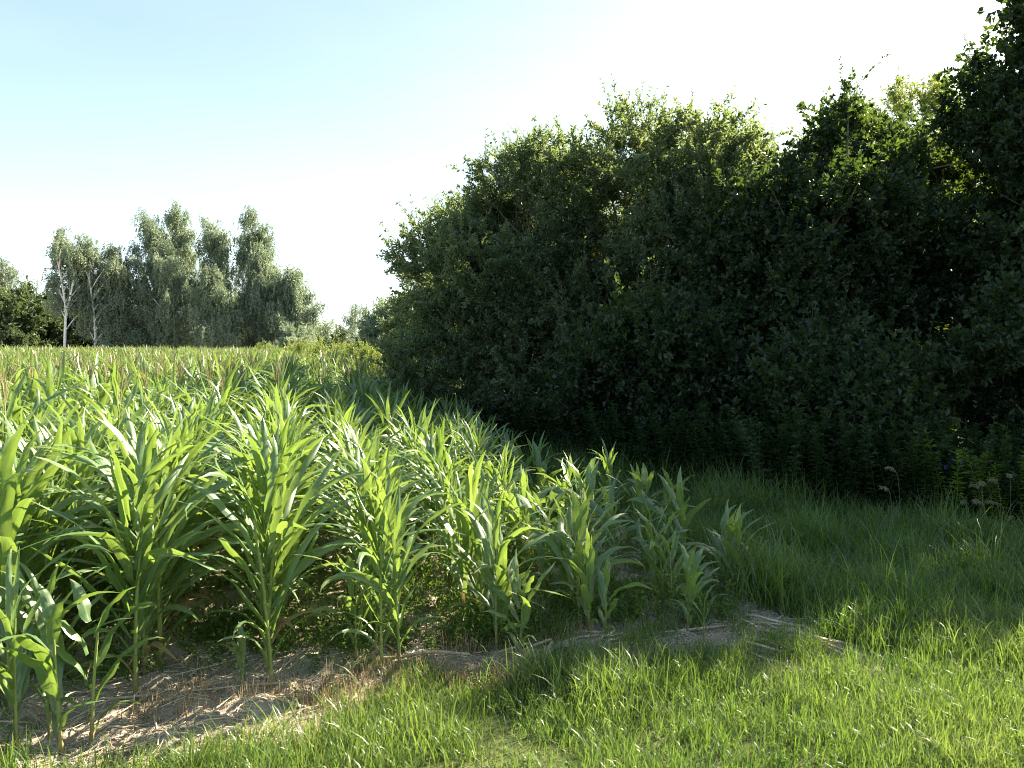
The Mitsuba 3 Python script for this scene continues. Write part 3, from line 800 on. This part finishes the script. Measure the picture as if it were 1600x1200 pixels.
lab('straw_litter', 'pale chopped straw scattered over the bare soil', kind='stuff', cat='straw')

mb = MB()
spots = [pix(*p) for p in [(520, 1085), (560, 1070), (640, 1060), (700, 1055), (740, 1075), (790, 1062), (840, 1070), (880, 1055), (600, 1090), (460, 1095), (330, 1100), (720, 1020), (890, 1000), (940, 1060), (260, 1115), (530, 1110)]]
for (cx, cy) in spots:
    for k in range(70):
        x, y = cx + lr.normal(0, 0.11), cy + lr.normal(0, 0.05)
        z = float(gz(x, y)); h = lr.uniform(0.03, 0.10)
        d = lr.normal(0, 0.16, 2)
        tube(mb, [[x, y, z - 0.01], [x + d[0] * h, y + d[1] * h, z + h]], [0.0018, 0.0015], 4)
scene['stubble'] = mb.ply('stubble_skin')
lab('stubble', 'short brown upright stubble stems along the edge of the bare soil', kind='stuff', cat='stubble')

def dry_stalk(x, y, a, L, rad, label, group):
    key = numbered('dry_stalk')
    d = np.array([math.cos(a), math.sin(a)])
    u = np.linspace(-0.5, 0.5, 7)
    bow = lr.normal(0, 0.06)
    px_, py_ = x + d[0] * u * L - d[1] * bow * L * (u * u - 0.25), y + d[1] * u * L + d[0] * bow * L * (u * u - 0.25)
    z = gz(px_, py_)
    zz = np.maximum(z, np.linspace(z[0], z[-1], 7)) + rad * 0.8 + np.linspace(0, lr.uniform(0, 0.05), 7)
    m = MB(); pts = np.stack([px_, py_, zz], 1)
    tube(m, pts, rad * np.array([0.8, 1, 0.95, 1.15, 0.95, 0.9, 0.7]), 8)
    scene[f'{key}__stem'] = m.ply('dry_stem_skin')
    m = MB()                                                    # a torn husk still clinging to it
    t_ = norm(np.gradient(pts, axis=0)); sd = norm(np.cross(t_, [0, 0, 1.0]))
    ribbon(m, pts[2:6] + [0, 0, rad * 1.15], sd[2:6], np.array([0.3, 1, 0.9, 0.2]) * rad * 3.0, fold=-0.5)
    scene[f'{key}__husk'] = m.ply('litter_skin')
    lab(key, label, 'dry stalk', group)
G1, G2, G3 = 'dry stalks beside the dark clod', 'dry stalks in the pile at the right', 'dry stalks on the bare soil at the left'
for k in range(9):
    x, y = pix(lr.uniform(800, 960), lr.uniform(990, 1045))
    dry_stalk(x, y, lr.uniform(0.2, 1.2), lr.uniform(0.14, 0.34), lr.uniform(0.004, 0.009), 'pale dry corn stalk lying by the dark clod behind the lone small plant', G1)
for k in range(24):
    x, y = pix(lr.uniform(1170, 1330), lr.uniform(985, 1050))
    dry_stalk(x, y, lr.normal(2.4, 0.5), lr.uniform(0.14, 0.40), lr.uniform(0.004, 0.010), 'grey dry corn stalk in the heap of debris in the grass at right', G2)
for k in range(9):
    x, y = pix(lr.uniform(60, 620), lr.uniform(1085, 1165))
    dry_stalk(x, y, lr.normal(0.1, 0.5), lr.uniform(0.10, 0.26), lr.uniform(0.003, 0.007), 'pale broken stalk lying on the bare soil before the corn', G3)
x, y = pix(650, 1042); dry_stalk(x, y, 0.12, 0.55, 0.009, 'long bent dry stalk lying behind the bright corn plant', None)
x, y = pix(1060, 995); dry_stalk(x, y, 0.1, 0.6, 0.009, 'long straight dry stalk lying at the feet of the right-hand corn', None)

def clod(x, y, rad, seed, label, group, bsdf='ground_skin', flat=0.7):
    key = numbered('earth_clod')
    m = trimesh.creation.icosphere(3, 1.0)
    v = np.array(m.vertices)
    v *= (0.55 + 0.9 * meshkit.fbm(v * 1.7 + seed, 4, seed))[:, None]
    v = v * rad * [1.2, 1, flat] + [x, y, float(gz(x, y)) + rad * 0.02]
    scene[key] = mikit.ply((v, np.array(m.faces)), bsdf, smooth=25)
    lab(key, label, 'clod of earth', group)
mb = MB()
ico = trimesh.creation.icosphere(1, 1.0); iv, if_ = np.array(ico.vertices), np.array(ico.faces)
for k in range(2600):
    x, y = lr.uniform(-3.0, 1.4), lr.uniform(2.7, 4.6)
    if lr.uniform() < float(grass_cover(np.array(x), np.array(y))) or st(x, y)[1] > 4.5: continue
    rad = 0.004 + 0.014 * lr.uniform() ** 3
    mb.add(iv * (0.7 + 0.6 * meshkit.noise(iv * 1.5 + k, 5))[:, None] * rad * [1.2, 1, 0.75] + [x, y, float(gz(x, y)) + rad * 0.2], if_)
scene['soil_crumbs'] = mb.ply('ground_skin', smooth=False)
lab('soil_crumbs', 'small crumbs of dry earth strewn over the bare soil', kind='stuff', cat='soil')
scene['dark_soil'] = matte((0.055, 0.045, 0.035), 0.95, 0.1)
x, y = pix(885, 1030); clod(x, y, 0.075, 3, 'dark rounded clod between the dry stalks and the short corn', None, 'dark_soil')
for k in range(16):
    x, y = pix(lr.uniform(30, 700), lr.uniform(1050, 1150))
    if st(x, y)[1] > 3.98: continue
    clod(x, y, lr.uniform(0.014, 0.034), 10 + k, 'grey-brown clod of dry earth on the bare soil before the corn', 'clods on the bare soil')

# ------------------------------------------------------------------ plants along the foot of the wood
def leafy_stem(seed, H, nleaf, L, W, whorl=False, lean=0.05):
    r = np.random.default_rng(seed)
    stem, lv = MB(), MB()
    u = np.linspace(0, 1, 6)[:, None]
    d = np.array([r.normal(0, lean), r.normal(0, lean), 1])
    pts = d * u * H
    tube(stem, pts, np.linspace(0.006, 0.002, 6), 5)
    tt = np.sort(r.uniform(0.12, 1.0, nleaf))
    az = np.arange(nleaf) * 2.4 + r.normal(0, 0.3, nleaf)
    el = 0.2 + 0.9 * np.clip(tt - 0.6, 0, 1) * 1.2
    al = norm(np.stack([np.cos(az) * np.cos(el), np.sin(az) * np.cos(el), np.sin(el)], 1))
    sd = norm(np.stack([-np.sin(az), np.cos(az), az * 0], 1) + r.normal(0, 0.2, (nleaf, 3)))
    leaf_faces(lv, d * tt[:, None] * H, al, sd, L * r.uniform(0.7, 1.2, nleaf) * (1.1 - 0.5 * tt), W * r.uniform(0.8, 1.2, nleaf))
    return stem, lv

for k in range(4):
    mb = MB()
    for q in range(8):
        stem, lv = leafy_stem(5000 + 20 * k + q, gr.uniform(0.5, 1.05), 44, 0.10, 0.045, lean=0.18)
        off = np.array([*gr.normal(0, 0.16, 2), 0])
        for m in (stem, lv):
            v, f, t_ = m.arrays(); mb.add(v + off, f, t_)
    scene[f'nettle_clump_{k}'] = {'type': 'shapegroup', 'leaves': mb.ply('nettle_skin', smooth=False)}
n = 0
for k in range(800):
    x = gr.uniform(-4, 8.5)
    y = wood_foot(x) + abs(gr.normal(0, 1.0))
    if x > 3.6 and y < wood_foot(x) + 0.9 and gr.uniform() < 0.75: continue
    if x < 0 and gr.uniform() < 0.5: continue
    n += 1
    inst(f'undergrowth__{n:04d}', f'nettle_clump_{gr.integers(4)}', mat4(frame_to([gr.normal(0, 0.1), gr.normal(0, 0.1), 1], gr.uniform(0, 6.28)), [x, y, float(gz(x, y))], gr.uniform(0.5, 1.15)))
lab('undergrowth', 'dark leafy herbs crowding the foot of the wood', kind='stuff', cat='undergrowth')

gold = [(1465, 670, 7.4, 'leftmost yellow-green goldenrod beside the blue flowers'), (1500, 672, 7.2, 'yellow-green goldenrod standing just above the blue flowers'), (1550, 680, 7.2, 'bright goldenrod second from the right edge'),
        (1585, 700, 7.0, 'goldenrod nearest the right edge above the pale seed heads'), (1520, 700, 7.3, 'shorter goldenrod in the middle of the goldenrod clump'), (1440, 715, 7.5, 'low goldenrod left of the blue flowers'), (1570, 690, 7.5, 'goldenrod at the back of the clump near the right edge')]
for k, (px, top, D, txt) in enumerate(gold):
    x = (px - 800) / 1200 * D; H = EYE + (560 - top) / 1200 * D
    key = numbered('goldenrod_plant')
    st_m, lv_m = MB(), MB()
    for q in range(3):
        stem, lv = leafy_stem(6000 + 10 * k + q, H * gr.uniform(0.65, 1.0), 80, 0.11, 0.018, lean=0.15)
        off = np.array([x + gr.normal(0, 0.07), D + gr.normal(0, 0.07), float(gz(x, D))])
        for m, o in ((stem, st_m), (lv, lv_m)):
            v, f, t_ = m.arrays(); o.add(v + off, f, t_)
    scene[f'{key}__stem'] = st_m.ply('goldenrod_skin')
    scene[f'{key}__foliage'] = lv_m.ply('goldenrod_skin', smooth=False)
    lab(key, txt, 'goldenrod', 'goldenrods at the right edge')

for k, (px, py, D, txt) in enumerate([(1466, 726, 7.5, 'blue flower furthest left of the blue flowers under the goldenrod'), (1487, 719, 7.5, 'topmost blue flower under the goldenrod'), (1477, 731, 7.4, 'lowest blue flower under the goldenrod'),
                                      (1501, 722, 7.5, 'blue flower right of the topmost one'), (1538, 725, 7.5, 'lone blue flower furthest right under the goldenrod')]):
    x = (px - 800) / 1200 * D; z = EYE + (560 - py) / 1200 * D
    key = numbered('blue_flower')
    m = MB(); g0 = float(gz(x, D)); u = np.linspace(0, 1, 5)[:, None]
    tube(m, np.array([x, D, g0]) + np.array([0.02, 0, z - g0]) * u + np.array([0.03, 0.02, 0]) * np.sin(u * 3.1), np.linspace(0.003, 0.0018, 5), 4)
    scene[f'{key}__stem'] = m.ply('nettle_skin')
    m = MB(); a = np.arange(11) * 2 * np.pi / 11
    al = norm(np.stack([np.cos(a), -0.5 + 0 * a, 0.2 + np.sin(a)], 1))
    leaf_faces(m, np.tile([x + 0.02, D, z], (11, 1)) + al * 0.004, al, norm(np.cross(al, [0, -1, 0.3])), 0.026, 0.013)
    scene[f'{key}__petals'] = m.ply('petal_skin', smooth=False)
    lab(key, txt, 'flower', 'blue flowers under the goldenrod')

for k in range(16):
    px, py, D = gr.uniform(1510, 1600), gr.uniform(735, 830), gr.uniform(6.4, 7.2)
    if k >= 14: px, py = gr.uniform(1340, 1420), gr.uniform(715, 800)
    x = (px - 800) / 1200 * D; z = EYE + (560 - py) / 1200 * D
    key = numbered('seed_grass')
    g0 = float(gz(x, D)); m = MB(); u = np.linspace(0, 1, 8)[:, None]
    a = gr.uniform(2.4, 4.0); b = np.array([math.cos(a), math.sin(a), 0]) * gr.uniform(0.08, 0.14)
    path = lambda u: np.array([x, D, g0]) + np.array([0, 0, z - g0]) * np.sin(u * 1.75) + b * u ** 3
    tube(m, path(u), np.linspace(0.0022, 0.001, 8), 4)
    scene[f'{key}__stem'] = m.ply('seed_skin')
    m = MB(); nn = 46
    tt = gr.uniform(0.74, 1.0, nn)[:, None]
    al = norm(gr.normal(0, 0.5, (nn, 3)) + [0, 0, -0.7] + b * 3)
    leaf_faces(m, path(tt), al, norm(np.cross(al, gr.normal(0, 1, (nn, 3)))), gr.uniform(0.02, 0.045, nn), 0.006)
    scene[f'{key}__seed_head'] = m.ply('seed_skin', smooth=False)
    lab(key, 'pale nodding grass seed head below the goldenrods at the right edge' if k < 14 else 'thin pale grass seed head in the dark herbs left of the goldenrods', 'seed head', 'nodding seed heads' if k < 14 else 'thin seed heads')

for px, top, bot, txt in [(1332, 982, 1040, 'upright seed spike in the grass right of the stalk heap'), (960, 1022, 1075, 'upright seed spike in the grass below the dark clod'), (1268, 1010, 1035, 'short pale seed spike at the stalk heap')]:
    x, y = pix(px, bot); z = EYE + (560 - top) / 1200 * y; g0 = float(gz(x, y))
    key = numbered('seed_spike')
    m = MB(); tube(m, [[x, y, g0], [x + 0.004, y, (g0 + z) / 2], [x + 0.012, y, z]], [0.0025, 0.002, 0.001], 4)
    scene[f'{key}__stem'] = m.ply('goldenrod_skin')
    m = MB(); nn = 34; tt = gr.uniform(0.35, 1, nn)[:, None]
    al = norm(gr.normal(0, 0.5, (nn, 3)) + [0, 0, 0.7])
    leaf_faces(m, np.array([x, y, g0]) + np.array([0.012, 0, z - g0]) * tt, al, norm(np.cross(al, gr.normal(0, 1, (nn, 3)))), 0.018, 0.008)
    scene[f'{key}__seed_head'] = m.ply('goldenrod_skin', smooth=False)
    lab(key, txt, 'seed spike')
